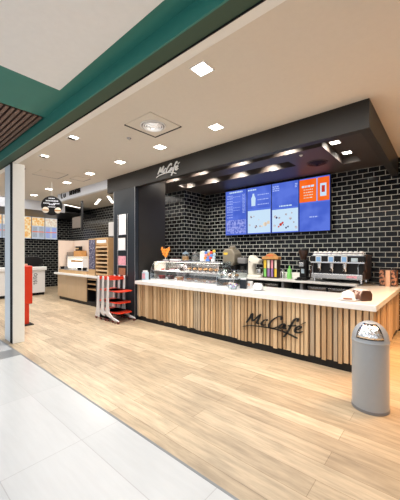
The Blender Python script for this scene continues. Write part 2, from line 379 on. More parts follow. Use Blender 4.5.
# ================================================================= BACK COUNTER
bc = thing('back_counter', 'low black back counter with open bays under the menu screens', 'counter', (0, 0, 0))
mb = MB(); mb.box(-5.88, -1.36, 6.9, 7.18, .08, .955); mb.box(-5.88, -1.36, 6.42, 6.9, .08, .12); mb.box(-5.88, -1.36, 6.42, 6.9, .60, .63)
mb.build('carcass', 'black', bc)
for x in (-5.88, -4.9, -3.95, -2.95, -2.5, -1.42): MB().box(x, x+.06, 6.38, 6.9, .08, .954).build('upright', 'grey', bc)
MB().box(-5.88, -1.36, 6.45, 7.1, 0, .08).build('kickboard', 'black', bc)
tag(MB().box(-5.90, -1.342, 6.33, 7.195, .955, 1.0).build('back_worktop', 'quartz', bevel=.005), 'narrow cream worktop on the back counter along the tiled wall', 'worktop')
for i, (x0, x1, lab) in enumerate([(-3.84, -3.02, 'steel undercounter drawer unit below the green bottle'), (-2.39, -1.47, 'steel undercounter drawer unit below the espresso machine'), (-4.80, -4.05, 'steel undercounter drawer unit below the ivory mixer')]):
    t = thing('undercounter_unit', lab, 'drawer unit', ((x0+x1)/2, 6.45, .631), group='undercounter units')
    w = (x1-x0)/2-.03
    MB().box(-w, w, 0, .44, 0, .28).build('body', 'black', t, bevel=.004)
    for s in (-1, 1): f = MB().box(s*w*.5-w*.45, s*w*.5+w*.45, -.02, 0, .02, .24).build('drawer', 'steel', t, bevel=.003); MB().box(s*w*.5-w*.3, s*w*.5+w*.3, -.045, -.02, .19, .21).build('handle', 'chrome', f)
tag(MB().box(-3.92, -2.72, 7.165, 7.198, 1.001, 1.13).build('splash_panel', 'quartz'), 'low cream splash panel behind the green bottle', 'panel')

# ================================================================= MENU SCREENS
def screen(x0, x1, z0, z1, Y, label):
    t = thing('menu_screen', label, 'screen', (x0, Y, z0), group='menu screens over the back counter')
    W = x1-x0; H = z1-z0
    MB().box(.004, W-.004, 0, .10, 0, H).build('bezel', 'rubber', t, bevel=.004)
    MB().box(.012, W-.012, -.004, 0, .012, H-.012).build('display', 'sblue', t)
    def g(name, m, u0, u1, v0, v1, lay=1):
        return MB().box(u0*W, u1*W, -.004-.0015*lay, -.004, v0*H, v1*H).build(name, m, t)
    def blobs(name, m, pts, r, lay=2):
        mb = MB()
        for u, v, k in pts: mb.lathe([(r*k, -.004-.0015*lay), (r*k, -.004)], 10, (u*W, 0, v*H), 0, 'y')
        return mb.build(name, m, t)
    def rows(name, m, u0, u1, vs, h=.008, brk=True, lay=1):
        for v in vs:
            mb = MB(); u = u0
            while u < u1:
                l = random.uniform(.03, .10) if brk else u1-u0
                mb.box(u*W, min(u+l, u1)*W, -.004-.0015*lay, -.004, (v-h)*H, (v+h)*H); u += l+(.02 if brk else 1)
            mb.build(name, m, t)
    return t, g, blobs, rows
sx = [on_y(p, 7.0) for p in (225.5, 247.0, 271.5, 299.0, 330.5)]
z0, z1 = 2.15, 3.475
t, g, blobs, rows = screen(sx[0], sx[1], z0, z1, 7.0, 'all-blue menu screen with rows of small text, leftmost of the four')
rows('title', 'swhite', .2, .8, [.95], .016); rows('text', 'swhite2', .08, .35, [.88-.06*i for i in range(9)], .008); rows('text', 'swhite2', .8, .92, [.88-.03*i for i in range(14)], .006)
rows('text', 'swhite2', .08, .7, [.85, .73, .61, .55], .004)
g('speckled_picture', 'smix', .06, .94, .04, .34)
t, g, blobs, rows = screen(sx[1], sx[2], z0, z1, 7.0, 'menu screen with a white bottle above a white lower half')
rows('title', 'swhite', .05, .4, [.94], .014)
MB().prism([(.20*.75, .60*1.325), (.36*.75, .60*1.325), (.37*.75, .76*1.325), (.32*.75, .82*1.325), (.31*.75, .86*1.325), (.25*.75, .86*1.325), (.24*.75, .82*1.325), (.19*.75, .76*1.325)], -.007, -.004).build('bottle_picture', 'swhite', t)
rows('text', 'swhite2', .45, .9, [.82, .72, .62], .008)
g('lower_panel', 'swhite', .04, .96, .03, .52); g('band', 'sblue2', .04, .96, .50, .54, 2)
blobs('food_picture', 'sfoodg', [(.18, .37, 1), (.3, .38, .6), (.5, .3, .5), (.12, .2, .8), (.38, .16, 1.2), (.55, .17, .9)], .035); blobs('food_picture', 'sfood2', [(.75, .2, 1.5), (.88, .23, 1.2), (.62, .16, .7)], .04)
blobs('food_picture', 'sdk', [(.2, .36, .5), (.36, .14, .6), (.4, .18, .5)], .03, 3)
t, g, blobs, rows = screen(sx[2], sx[3], z0, z1, 7.0, 'menu screen with plain blue top and white lower half of small pictures')
rows('title', 'swhite2', .05, .3, [.93, .89, .85], .010); rows('title', 'swhite2', .86, .95, [.93, .90, .87], .008)
rows('text', 'swhite', .3, .75, [.53], .012)
g('lower_panel', 'swhite', .03, .97, .03, .47); g('band', 'sblue2', .03, .97, .48, .50, 2)
blobs('food_picture', 'sfoodg', [(.15, .33, 1.1), (.3, .3, .8), (.55, .36, .8), (.75, .38, .6), (.7, .28, 1.1), (.82, .2, .6), (.12, .15, 1), (.9, .1, 1)], .035)
blobs('food_picture', 'sred', [(.35, .17, 1.3), (.42, .2, 1), (.28, .13, .8)], .03); blobs('food_picture', 'sdk', [(.2, .31, .9), (.55, .1, .8), (.62, .12, .7), (.45, .16, .5)], .03, 3)
t, g, blobs, rows = screen(sx[3], sx[4], z0, z1, 7.0, 'menu screen with orange top half and blue lower half, rightmost of the four')
g('orange_panel', 'sorange', .02, .57, .55, .97); g('orange_panel', 'sorange', .61, .97, .55, .97); g('divider', 'swhite2', .575, .60, .55, .97); g('divider', 'sblue2', .02, .97, .525, .54)
rows('title', 'swhite', .1, .5, [.84], .018, lay=2); rows('text', 'sfood2', .16, .46, [.78, .73, .68, .63], .008, lay=2)
g('card_picture', 'swhite', .69, .88, .63, .86, 2); g('red_mark', 'sred', .735, .835, .70, .82, 3)
rows('text', 'swhite2', .35, .62, [.27], .010)

# ================================================================= CEILING FITTINGS
def spot(x, y, z, e, size=1.9, blend=.6, col=(1, .95, .89), r=.05, tilt=(0, 0)):
    l = bpy.data.lights.new('downlight_beam', 'SPOT'); l.energy = e; l.spot_size = size; l.spot_blend = blend; l.color = col; l.shadow_soft_size = r
    o = bpy.data.objects.new('downlight_beam', l); COL.objects.link(o); o.location = (x, y, z); o.rotation_euler = (tilt[0], tilt[1], 0); return o
def ceiling_light(x, y, lab, z=ZC, s=.085, e=110, rz=0, grp='square recessed downlights'):
    t = thing('ceiling_light', lab, 'downlight', (x, y, z), rz, grp)
    f = MB(); f.box(-s-.015, s+.015, -s-.015, -s, -.006, 0); f.box(-s-.015, s+.015, s, s+.015, -.006, 0); f.box(-s-.015, -s, -s, s, -.006, 0); f.box(s, s+.015, -s, s, -.006, 0)
    f.build('frame', 'white', t)
    MB().box(-s, s, -s, s, -.004, 0).build('diffuser', 'lampon', t)
    if e: spot(x, y, z-.03, e)
    return t
LP = [((120, 162), 'small square downlight in the ceiling above the highchairs'), ((160, 147), 'square downlight in the ceiling beside the round air vent'), ((216, 127), 'square downlight in the ceiling highest and nearest over the counter fascia'),
      ((90, 173.5), 'square downlight in the ceiling left of the dark fascia end'), ((67, 182.5), 'square downlight in the ceiling above the white fascia lettering'), ((49, 189), 'square downlight in the ceiling just above the round hanging sign'), ((34, 195), 'farthest square downlight in the ceiling next to the post')]
for (px, py), lab in LP:
    x, y = on_z(px, py, ZC); ceiling_light(x, y, lab)
for x, y, lab in [(-2.0, 2.35, 'added square downlight in the ceiling nearest the entrance, above the bin aisle'), (-.2, 3.2, 'added square downlight in the ceiling at the upper right, before the fascia corner')]: ceiling_light(x, y, lab)  # extra fixtures added to light the shop
for (px, py), lab in [((73, 137.5), 'chrome twin spotlight in the ceiling nearer the entrance beam'), ((44, 156), 'chrome twin spotlight in the ceiling further along the entrance beam')]:
    x, y = on_z(px, py, ZC); t = thing('ceiling_spotlight', lab, 'spotlight', (x, y, ZC), group='twin spotlights by the entrance')
    MB().box(-.09, .09, -.09, .09, -.008, 0).build('frame', 'white', t)
    for s in (-1, 1): MB().box(s*.045-.035, s*.045+.035, -.06, .06, -.014, -.008).build('lamp', 'lampin' if s > 0 else 'rubber', t)
x, y = on_z(398, 146, ZC)
# air vents
def vent(px, py, z, r, lab, square=True, dark=False):
    x, y = on_z(px, py, z); t = thing('air_vent', lab, 'air vent', (x, y, z))
    if square:
        MB().box(-r*1.5, r*1.5, -r*1.5, r*1.5, -.012, 0).build('panel', 'ceil', t, bevel=.004)
        MB().box(-r*1.5-.03, r*1.5, r*1.5, r*1.5+.03, -.013, 0).build('edge_shade', 'black', t); MB().box(-r*1.5-.03, -r*1.5, -r*1.5, r*1.5, -.013, 0).build('edge_shade', 'black', t)  # dark strips on the two far sides stand in for the edge shadow
    m1, m2 = ('black', 'soffit') if dark else ('white', 'grey')
    b = .012 if square else 0
    MB().lathe([(r, -b), (r, -b-.012), (r*.9, -b-.014), (r*.9, -b)], 28).build('collar', m1 if not dark else 'soffit', t)
    for k, rr in enumerate((.8, .62, .44, .26)):
        MB().lathe([(r*rr, -b), (r*rr, -b-.02-.006*k), (r*(rr-.09), -b-.024-.006*k), (r*(rr-.09), -b)], 28).build('ring', m1, t)
    MB().lathe([(r*.88, -b-.0), (r*.88, -b-.004)], 28).build('backing', m2, t)
vent(153, 125, ZC, .20, 'round white ceiling air vent in a square panel')
vent(317, 163, ZS, .22, 'dark round air vent in the brown soffit', False, True)
for (px, py), r, lab in [((50, 174), .30, 'flat square access panel in the cream ceiling with thin dark edges'), ((80, 178.5), .18, 'small flat access panel in the cream ceiling by the white band')]:
    x, y = on_z(px, py, ZC); t = thing('access_panel', lab, 'ceiling panel', (x, y, ZC), .0)
    MB().box(-r-.03, r, r, r+.03, -.010, 0).box(-r-.03, -r, -r, r, -.010, 0).build('edge_shade', 'grey', t); MB().box(-r, r, -r, r, -.010, 0).build('panel', 'ceil', t)  # strips on the far sides only, painting the shadow along the panel edge
for (px, py), z, lab in [((129, 138), ZC, 'tiny round sprinkler head in the cream ceiling beside the round vent'), ((301, 155), ZS, 'small white detector on the brown soffit'), ((24, 168.5), ZC, 'tiny dark sprinkler head in the ceiling near the post')]:
    x, y = on_z(px, py, z); t = thing('sprinkler_head', lab, 'sprinkler', (x, y, z)); MB().lathe([(.035, 0), (.03, -.015), (.012, -.03)], 12).build('body', 'steel' if z == ZC else 'white', t)
    MB().lathe([(.04, 0), (.04, -.005)], 14).build('flange', 'grey', t)
# troughs: recessed lamps
for i, p in enumerate((172, 199, 238.7, 286)):
    x = on_y(p, 5.22); t = thing('trough_lamp', ['recessed lamp lighting the front soffit slot at its left end', 'recessed lamp in the front soffit slot, second from the left', 'recessed lamp in the front soffit slot, second from the right', 'recessed lamp lighting the front soffit slot at its right end'][i], 'lamp', (x, 4.90, 3.66), group='front slot lamps')
    MB().box(-.07, .07, -.05, .05, -.02, 0).build('housing', 'black', t); MB().box(-.06, .06, -.04, .04, -.023, -.02).build('diffuser', 'lampin', t)
    spot(x, 4.93, 3.625, 60, 1.9, .8, (1, .88, .74), .02, (.9, 0)); spot(x, 5.0, 3.64, 28, 2.2, .6, (1, .96, .91), .03)  # second, straight-down spot is added to brighten the worktops
for i, p in enumerate((187.5, 211, 238.7, 270)):
    x = on_y(p, 6.03); t = thing('trough_lamp', ['recessed lamp lighting the rear soffit slot at its left end', 'recessed lamp in the rear soffit slot, second from the left', 'recessed lamp in the rear soffit slot, second from the right', 'recessed lamp lighting the rear soffit slot at its right end'][i], 'lamp', (x, 5.71, 3.66), group='rear slot lamps')
    MB().box(-.07, .07, -.05, .05, -.02, 0).build('housing', 'black', t); MB().box(-.06, .06, -.04, .04, -.023, -.02).build('diffuser', 'lampin', t)
    spot(x, 5.74, 3.625, 60, 1.9, .8, (1, .88, .74), .02, (.9, 0)); spot(x, 5.8, 3.64, 28, 2.2, .6, (1, .96, .91), .03)  # downward spot added here too for more light on the back counter
for i, (px, py) in enumerate([(335, 144), (347, 154)]):
    x, y = on_z(px, py, 3.63); ceiling_light(x, y, ['square downlight in the right soffit slot, nearer the fascia', 'square downlight in the right soffit slot, nearer the tiled wall'][i], 3.66, .075, 0, grp='right slot downlights')
    spot(x, y, 3.63, 22, 2.6, .5, (1, .88, .74), .03)
# linear ceiling lights in the kitchen beyond
for i, (a, b) in enumerate([((95.5, 204), (100, 198.5)), ((108, 195.5), (112.8, 202.5)), ((64, 204), (80, 207.5))]):
    p = on_z(*a, ZC); q = on_z(*b, ZC)
    lab = ['short slanting ceiling tube light beyond the white band', 'slanting ceiling tube light touching the edge of the slate panel', 'long thin ceiling tube light beyond the round sign'][i]
    t = thing('tube_light', lab, 'tube light', ((p[0]+q[0])/2, (p[1]+q[1])/2, ZC), math.atan2(q[1]-p[1], q[0]-p[0])); l = min(math.hypot(q[0]-p[0], q[1]-p[1])/2, 1.2)
    MB().box(-l, l, -.06, .06, -.02, 0).build('housing', 'white', t); MB().box(-l+.02, l-.02, -.045, .045, -.024, -.02).build('diffuser', 'tube', t)

# ================================================================= SLATE PANEL WITH BROCHURES
sp = thing('brochure_wall', 'tall dark slate panel with a bright metal edge left of the counter', 'panel', (-6.63, 4.2, 0))
MB().box(0, .905, 0, .10, 0, ZF-.002).build('board', 'navy', sp, bevel=.003); MB().box(.905, .913, -.004, .004, 0, ZF-.002).build('edge_trim', 'trim', sp); MB().box(.905, .917, .004, .10, 0, ZF-.002).build('edge_board', 'navy', sp)
MB().box(-.012, 0, -.005, .10, 0, ZF-.002).build('edge_trim', 'trim', sp)
rk = thing('brochure_rack', 'thin steel wire rack fixed to the slate panel', 'rack', (on_y(123, 4.19), 4.185, 0))
xr = on_y(127.5, 4.19)-rk.location.x; xl = on_y(118, 4.19)-rk.location.x
for i, (xx) in enumerate((xl, xr)): MB().tube([(xx, 0, 1.05), (xx, 0, 2.62)], .006).build('wire', 'chrome', rk)
PB = [((118.5, 126.5), (214.5, 234.5), 'paper', 'white upright leaflet at the top of the slate panel rack'), ((118, 126), (238, 250), 'paper', 'white leaflet in the second pocket of the rack'),
      ((118, 126.5), (256, 265), 'ppink', 'pink and white leaflet in the third pocket of the rack'), ((118.5, 126), (268, 275), 'pbrown', 'brown picture leaflet in the lowest pocket of the rack')]
for (a, b), (c, d), m_, lab in PB:
    x0, x1 = on_y(a, 4.17), on_y(b, 4.17); xm = (x0+x1)/2; zt, zb = z_at((a+b)/2, c, xm, 4.17), z_at((a+b)/2, d, xm, 4.17)
    MB().box(x0-rk.location.x-.01, x1-rk.location.x+.01, -.03, .005, zb-.012, zb-.004).build('pocket', 'chrome', rk)
    tag(MB().box((x0-x1)*.42, (x1-x0)*.42, -.012, 0, 0, zt-zb).build('leaflet', m_, loc=(xm, 4.172, zb)), lab, 'leaflet', 'leaflets on the slate panel')
if True:
    x0, x1 = on_y(109, 4.4), on_y(113.6, 4.4)
# ================================================================= HIGHCHAIRS
hc = thing('highchair', 'white and red wheeled highchair at the front of the nested row', 'highchair', (-6.09, 3.68, 0), group='nested highchairs')
prof = [(-.03, 1.06), (.0, 1.09), (.035, 1.06), (.05, .70), (.075, .42), (.13, .25), (.24, .15), (.45, .085), (.47, .05), (.44, .04), (-.12, .06), (-.15, .09), (-.10, .35), (-.05, .7)]
pin = [(-.028, 1.05), (0, 1.075), (.032, 1.05), (.028, .70), (.03, .42), (.06, .22), (.20, .13), (.45, .08), (.46, .05), (-.15, .05), (-.13, .12), (-.06, .42), (-.04, .7)]
for s, yy in ((0, 0), (1, .45)):
    MB().prism(pin, yy, yy+.028).build('side_frame', 'white', hc, bevel=.006)
MB().box(-.02, .01, .028, .45, .99, 1.05).box(-.02, .05, .028, .45, .975, .995).build('backrest', 'red', hc, bevel=.012)
MB().prism([(-.03, .028), (.36, .028), (.42, .12), (.42, .36), (.36, .45), (-.03, .45)], .71, .735, 'z').build('tray', 'red', hc, bevel=.01)
MB().prism([(-.05, .028), (.30, .028), (.40, .10), (.40, .38), (.30, .45), (-.05, .45)], .445, .47, 'z').build('seat', 'red', hc, bevel=.01)
MB().prism([(-.06, .028), (.30, .028), (.42, .08), (.42, .40), (.30, .45), (-.06, .45)], .21, .235, 'z').build('footrest', 'red', hc, bevel=.01)
for xx in (-.10, .43):
    for yy in (.014, .464):
        w = MB().lathe([(.01, -.016), (.032, -.014), (.032, .014), (.01, .016)], 14, (xx, yy, .033), 0, 'y').build('caster', 'maroon', hc)
dup(hc, (-6.31, 3.68, 0), label='white and red highchair nested in the middle of the row of three')
dup(hc, (-6.52, 3.68, 0), label='white and red highchair at the back of the row, nearest the oak counter')

# ================================================================= LEFT (PASTRY PICK-UP) COUNTER
LC = (-10.6, -6.75, 4.38, 5.05)
lc = thing('oak_counter', 'light oak counter with white top and dark plinth behind the highchairs', 'counter', (0, 0, 0))
MB().box(LC[0]+.06, -8.45, LC[2]+.02, LC[3], .10, .875).build('body', 'oak', lc, bevel=.003)
for i in range(3):
    a = LC[0]+.07+i*.69; MB().box(a, a+.68, LC[2], LC[2]+.02, .11, .87).build('door', 'oak', lc, bevel=.004)
MB().box(LC[0]+.10, -6.75, LC[2]+.05, LC[3]-.05, 0, .10).build('plinth', 'black', lc)
nc = MB(); nc.box(-8.45, -6.75, LC[3]-.03, LC[3], .10, .875); nc.box(-8.45, -8.42, LC[2]+.02, LC[3], .10, .875); nc.box(-8.45, -6.75, LC[2]+.02, LC[3], .10, .13); nc.box(-6.78, -6.75, LC[2]+.02, LC[3], .10, .875)
nc.build('niche', 'black', lc)
for z in (.50, .66, .80): MB().box(-8.42, -7.9, LC[2]+.02, LC[3]-.03, z, z+.035).build('shelf', 'oakw', lc)
MB().box(-7.9, -6.78, LC[2]+.02, LC[2]+.05, .13, .875).build('grey_front', 'grey', lc)
MB().box(LC[0]-.06, -6.72, LC[2]-.08, LC[3]+.04, .88, .945).build('top', 'quartz', lc, bevel=.006)
# booth on the counter
bo = thing('display_booth', 'pale blush open booth standing on the oak counter', 'booth', (0, 0, .945))
MB().box(-10.58, -10.52, 4.42, 5.0, 0, 1.14).build('side_panel', 'pink', bo); MB().box(-10.52, -8.0, 4.97, 5.03, 0, 1.14).build('back_panel', 'pink', bo)
MB().box(-10.52, -8.55, 4.42, 4.62, 0, .10).build('ledge', 'oakw', bo); MB().box(-10.52, -8.55, 4.44, 4.60, .10, .115).build('ledge_top', 'grey', bo)
bd = thing('chalk_menu_board', 'narrow blue-black printed menu board in an oak frame on the oak counter', 'menu board', (on_y(92, 4.42), 4.42, .945))
w = .215
MB().box(-w, w, 0, .04, 0, .16).build('base', 'oakw', bd); MB().box(-w, w, 0, .03, .16, 1.12).build('frame', 'oakw', bd); MB().box(-w+.03, w-.03, -.006, 0, .19, 1.09).build('print', 'chalk', bd)
cr = thing('slatted_shelf_unit', 'warm oak slatted shelf unit on the counter behind the highchairs', 'shelf unit', (-8.0, 4.42, .945))
W = .72; z = .0
MB().box(0, .05, 0, .45, 0, 1.13).build('side_panel', 'oakw', cr); MB().box(W-.05, W, 0, .45, 0, 1.13).build('side_panel', 'oakw', cr); MB().box(.05, W-.05, .42, .45, 0, 1.13).build('back_panel', 'slatA', cr)
for k in range(8): MB().box(.05, W-.05, 0, .40, .03+k*.115, .075+k*.115).build('slat_shelf', 'slatA' if k % 2 else 'oakw', cr)
MB().box(.05, W-.05, 0, .03, 1.09, 1.13).box(.05, W-.05, 0, .03, .93, .97).build('header', 'oakw', cr); MB().box(.10, W-.10, -.004, .004, .98, 1.07).build('header_card', 'paper', cr)
cr2 = thing('slatted_shelf_unit', 'lower warm oak slatted shelf partly hidden by the slate panel', 'shelf unit', (-7.26, 4.62, .945))
for k in range(7): MB().box(0, .5, 0, .35, .03+k*.13, .08+k*.13).build('slat_shelf', 'oakw', cr2)
MB().box(0, .5, .35, .38, 0, .95).build('back_panel', 'slatB', cr2)
# lit display machine in the booth
x0 = on_y(70, 4.75); x1 = on_y(85, 4.75)
dm = thing('lit_display_cabinet', 'bright lit white cabinet inside the blush booth', 'display cabinet', ((x0+x1)/2, 4.66, .945)); w = (x1-x0)/2
MB().box(-w, w, 0, .30, .0, .16).build('base', 'ivory', dm, bevel=.01); MB().box(-w, w, .26, .30, .16, .46).build('back', 'showlight', dm)
MB().box(-w, w, 0, .30, .50, .56).build('top', 'ivory', dm, bevel=.01); MB().box(-w*.97, w*.97, .0, .26, .17, .19).build('shelf', 'showlight', dm)
for s in (-1, 1): MB().box(s*w-.015, s*w+.015, 0, .30, .16, .50).build('side', 'white', dm)
MB().box(-w*.8, w*.8, .08, .2, .36, .43).build('shelf_goods', 'pastry', dm)
bx = tag(MB().box(-.22, .22, 0, .25, 0, .20).build('cardboard_box', 'pastry', loc=(dm.location.x+.1, 4.68, 1.505), bevel=.008), 'tan cardboard box on top of the lit white cabinet', 'box')
bt = thing('black_carton', 'small black carton on top of the tan cardboard box', 'carton', (dm.location.x+.0, 4.74, 1.705)); MB().box(-.12, .12, 0, .14, 0, .16).build('body', 'rubber', bt, bevel=.005); MB().box(-.12, .12, -.003, 0, .06, .10).build('stripe', 'slatB', bt)
gb = thing('grey_dispenser', 'tall grey dispenser left of the lit white cabinet', 'dispenser', (on_y(68.5, 4.72)-.07, 4.7, .945))
MB().box(-.09, .09, 0, .22, 0, .72).build('body', 'speck', gb, bevel=.01); MB().box(-.08, .08, -.02, 0, .45, .6).build('window', 'grey', gb)
for i, (px, m_, lab) in enumerate([(62, 'rubber', 'black cup tray at the left end of the booth ledge'), (66, 'grey', 'grey cup tray next to the black one on the booth ledge'), (73.5, 'white', 'white tub on the booth ledge under the lit cabinet'), (79, 'rubber', 'dark tub on the booth ledge right of the white tub'), (84, 'rubber', 'dark tub at the right end of the booth ledge')]):
    t = thing('condiment_tub', lab, 'tub', (on_y(px, 4.5), 4.52, 1.06), group='tubs on the booth ledge'); MB().lathe([(.06, 0), (.075, .09), (.068, .09), (.055, .01)], 14).build('cup', m_, t); MB().lathe([(.066, .06), (.066, .075)], 14).build('filling', 'choc' if i % 2 else 'creamf', t)

# ================================================================= LEFT BACKGROUND: order points, menu boards, signs
for i, (y0, y1, lab) in enumerate([(3.50, 4.47, 'white order point with dark vertical script, right of the storefront post'), (1.95, 3.22, 'white order point with dark vertical script, left of the storefront post')]):
    t = thing('order_point', lab, 'counter', (-11.9, (y0+y1)/2, 0)); h = (y1-y0)/2
    MB().box(-.55, 0, -h, h, .10, .96).build('body', 'white', t, bevel=.01); MB().box(-.60, .06, -h-.05, h+.05, .96, 1.10).build('top', 'white', t, bevel=.02)
    MB().box(-.50, -.03, -h+.03, h-.02, 0, .10).build('plinth', 'rubber', t)
    mb = MB(); yc = .15 if i == 0 else .25
    for st in ([(0, .05), (.05, .0), (.10, .05), (.05, .09), (0, .05)], [(.14, .0), (.14, .10), (.20, .08), (.17, .0)], [(.24, 0), (.24, .12)], [(.28, .05), (.33, .07), (.31, .1), (.28, .04), (.33, 0)], [(.38, .0), (.38, .09), (.43, .08)]):
        mb.ribbon([(a, b) for a, b in st], .028, 0, .006, lambda u, v, tt: (tt, yc-v*1.3+.05, .85-u))
    mb.build('lettering', 'grey', t)
pb = thing('order_terminal', 'dark order terminal with raised cups rack on the white order point', 'till', (-12.15, on_y(35.5, 1)*0+4.05, 1.101)); pb.scale = (1.15, 1.15, 1.2)
MB().box(-.15, .1, -.30, .30, 0, .05).build('base', 'rubber', pb); MB().prism([(-.38, .10), (-.30, .25), (-.15, .33), (.2, .33), (.36, .24), (.40, .10), (.2, .04), (-.2, .04)], -.06, .05, 'x').build('screen_back', 'black', pb, bevel=.02)
MB().box(-.04, .02, -.05, .05, .04, .12).build('stand', 'grey', pb)
mbX = -14.35; Yb = [3.06, 3.665, 4.24, 4.81, 5.38, 5.95]
BB = ['food picture board with yellow price strip at the far left behind the post', 'price board directly behind the storefront post', 'board with orange burger pictures next to the post', 'board with yellow burgers above white price rows, left of the last board', 'board with pale burgers above white price rows, rightmost over the kitchen']
for i in range(5):
    a, b = Yb[i], Yb[i+1]; t = thing('menu_board', BB[i], 'menu board', (mbX, (a+b)/2, 2.27), group='menu boards over the kitchen'); w = (b-a)/2; H = 1.04
    MB().box(-.14, 0, -w+.004, w-.004, 0, H).build('case', 'rubber', t); MB().box(0, .004, -w+.012, w-.012, .015, H-.015).build('display', 'sgrey', t)
    fm = 'sfood' if i in (0, 2, 3) else 'sfood2'
    MB().box(.004, .006, -w+.02, w-.02, .62 if i != 2 else .05, 1.0).build('picture', fm, t)
    if i != 2:
        mb = MB()
        for v in [.10+.055*k for k in range(9)]:
            for s in (-1, 1): mb.box(.004, .006, s*w*.5-w*.36, s*w*.5+w*.3, v, v+.022)
        mb.build('price_rows', 'sblue2' if i in (0, 4) else 'grey', t); MB().box(.004, .0065, -w+.03, w-.03, .33, .36).build('strip', 'sorange', t)
# band lettering
mbn = thing('band_lettering', 'dark lettering on the white band beside the round hanging sign', 'sign', (on_y(61, 4.19), 4.19, 3.5)); k = .9
mb = MB()
for st in ([(.20, .16), (.12, .20), (.03, .10), (.05, -.03), (.16, -.02)], [(.24, .10), (.24, 0), (.32, -.02), (.36, .10), (.37, -.02)]): mb.ribbon([(u*k, v*k) for u, v in st], .03, -.008, .005, lambda u, v, t: (u, t, v))
mb.build('script', 'rubber', mbn)
mb = MB()
for j in range(5):
    u = .62+j*.15; mb.box(u, u+.035, -.006, .01, -.01, .13); mb.box(u+.08, u+.115, -.006, .01, -.01, .13); mb.box(u+.035, u+.08, -.006, .01, .10 if j % 2 else .04, .13 if j % 2 else .07)
mb.build('capitals', 'rubber', mbn)
# round hanging sign
rs = thing('round_hanging_sign', 'black round hanging sign with two burger pictures and white lettering', 'sign', (-8.36, 3.32, 2.96), math.radians(60))
R = .27; MB().lathe([(R-.01, -.02), (R, -.01), (R, .01), (R-.01, .02)], 32, (0, 0, 0), 0, 'y').build('disc', 'rubber', rs)
for s in (-1, 1):
    MB().lathe([(.08, -.030), (.085, -.026), (.085, -.02)], 18, (s*.155, 0, -.13), 0, 'y').build('burger_picture', 'creamf', rs); MB().box(s*.155-.08, s*.155+.08, -.034, -.03, -.15, -.12).build('burger_patty', 'pastry', rs)
mb = MB()
for (u0, u1, v, h) in [(-.08, .08, .20, .012), (-.15, .15, .13, .016), (-.21, -.04, .06, .014), (.04, .21, .06, .014), (-.07, .07, .03, .02), (-.10, .10, -.04, .012)]:
    u = u0
    while u < u1-.01: mb.box(u, u+.03, -.026, -.02, v-h, v+h); u += .04
mb.build('lettering', 'bandwhite', rs)
MB().tube([(0, 0, .26), (0, 0, ZC-2.96)], .005).build('hanger', 'cream', rs)
# hanging screen seen from behind on a dark drop post
px, py = on_y(82, 5.3), 5.3
hp = thing('hanging_display', 'brown-grey hanging display on a dark drop post over the oak counter', 'display', (px, py, 0))
MB().box(-.035, .035, -.035, .035, 2.45, ZC).build('drop_post', 'black', hp); MB().box(-.75, -.05, -.03, .03, 2.62, 3.05).build('display_back', 'speck', hp, bevel=.01)
tag(MB().box(-.16, .16, 0, .02, 0, .46).build('poster', 'paper', loc=(on_y(111.2, 5.203), 5.203, z_at(110.5, 236, on_y(111.2, 5.203), 5.2))), 'white poster panel above the oak shelves beside the slate panel', 'poster')
wq = bpy.data.objects['poster']
wl = thing('shelf_partition', 'tall blush partition behind the oak shelves', 'partition', (0, 0, 0)); MB().box(-8.0, -6.7, 5.225, 5.30, .0, 2.9).build('board', 'pink', wl)

# red self-order pillar
rk2 = thing('order_kiosk', 'orange-red freestanding order kiosk beside the storefront post', 'kiosk', (-7.15, 2.17, 0), 0)
MB().box(-.42, 0, 0, .25, .47, 1.34).build('upper_body', 'red', rk2, bevel=.02); MB().box(-.38, -.03, .03, .19, .02, .47).build('pedestal', 'red', rk2, bevel=.01)
MB().box(-.42, .08, .0, .25, 0, .02).build('base_plate', 'rubber', rk2); MB().box(-.20, -.10, .1, .18, 1.34, 1.38).build('card_reader', 'peach', rk2, bevel=.005); MB().box(-.36, -.06, -.006, 0, .60, 1.28).build('display', 'black', rk2)

# ================================================================= WASTE BIN
bn = thing('waste_bin', 'silver grey domed waste bin with shiny flap in front of the counter', 'waste bin', (-.60, 3.45, 0), math.radians(-55))
R = .172
MB().lathe([(R-.01, 0), (R, .01), (R, .70)], 40).build('body', 'bin', bn)
MB().lathe([(R-.01, 0.0), (R+.004, .002), (R+.004, .03)], 40).build('base_ring', 'grey', bn)
MB().lathe([(R+.004, .70), (R+.006, .712), (R, .722)]+[(R*math.cos(a)+1e-4, .722+.19*math.sin(a)) for a in [PI/2*i/10 for i in range(1, 11)]], 40).build('dome', 'bin', bn)
# flap: a curved plate over the dome, facing the aisle
fl = MB(); fr = MB()
def cap(mb, a0, a1, e0, e1, off, n=10, mm=6):
    vs = []; fs = []
    for i in range(n+1):
        for j in range(mm+1):
            a = a0+(a1-a0)*i/n; e = e0+(e1-e0)*j/mm; r = (R+off)*math.cos(e)
            vs.append((r*math.sin(a), -r*math.cos(a), .722+(.19+off)*math.sin(e)))
    for i in range(n):
        for j in range(mm): q = i*(mm+1)+j; fs.append((q, q+mm+1, q+mm+2, q+1))
    mb.add(vs, fs, 0, True)
cap(fr, -.80, .80, math.radians(8), math.radians(64), .003); cap(fl, -.74, .74, math.radians(11), math.radians(61), .007)
a = fr.build('flap_frame', 'rubber', bn); a.modifiers.new('s', 'SOLIDIFY').thickness = .004
a = fl.build('flap', 'hammered', bn); a.modifiers.new('s', 'SOLIDIFY').thickness = .004
bn.rotation_euler = (0, 0, math.radians(8))

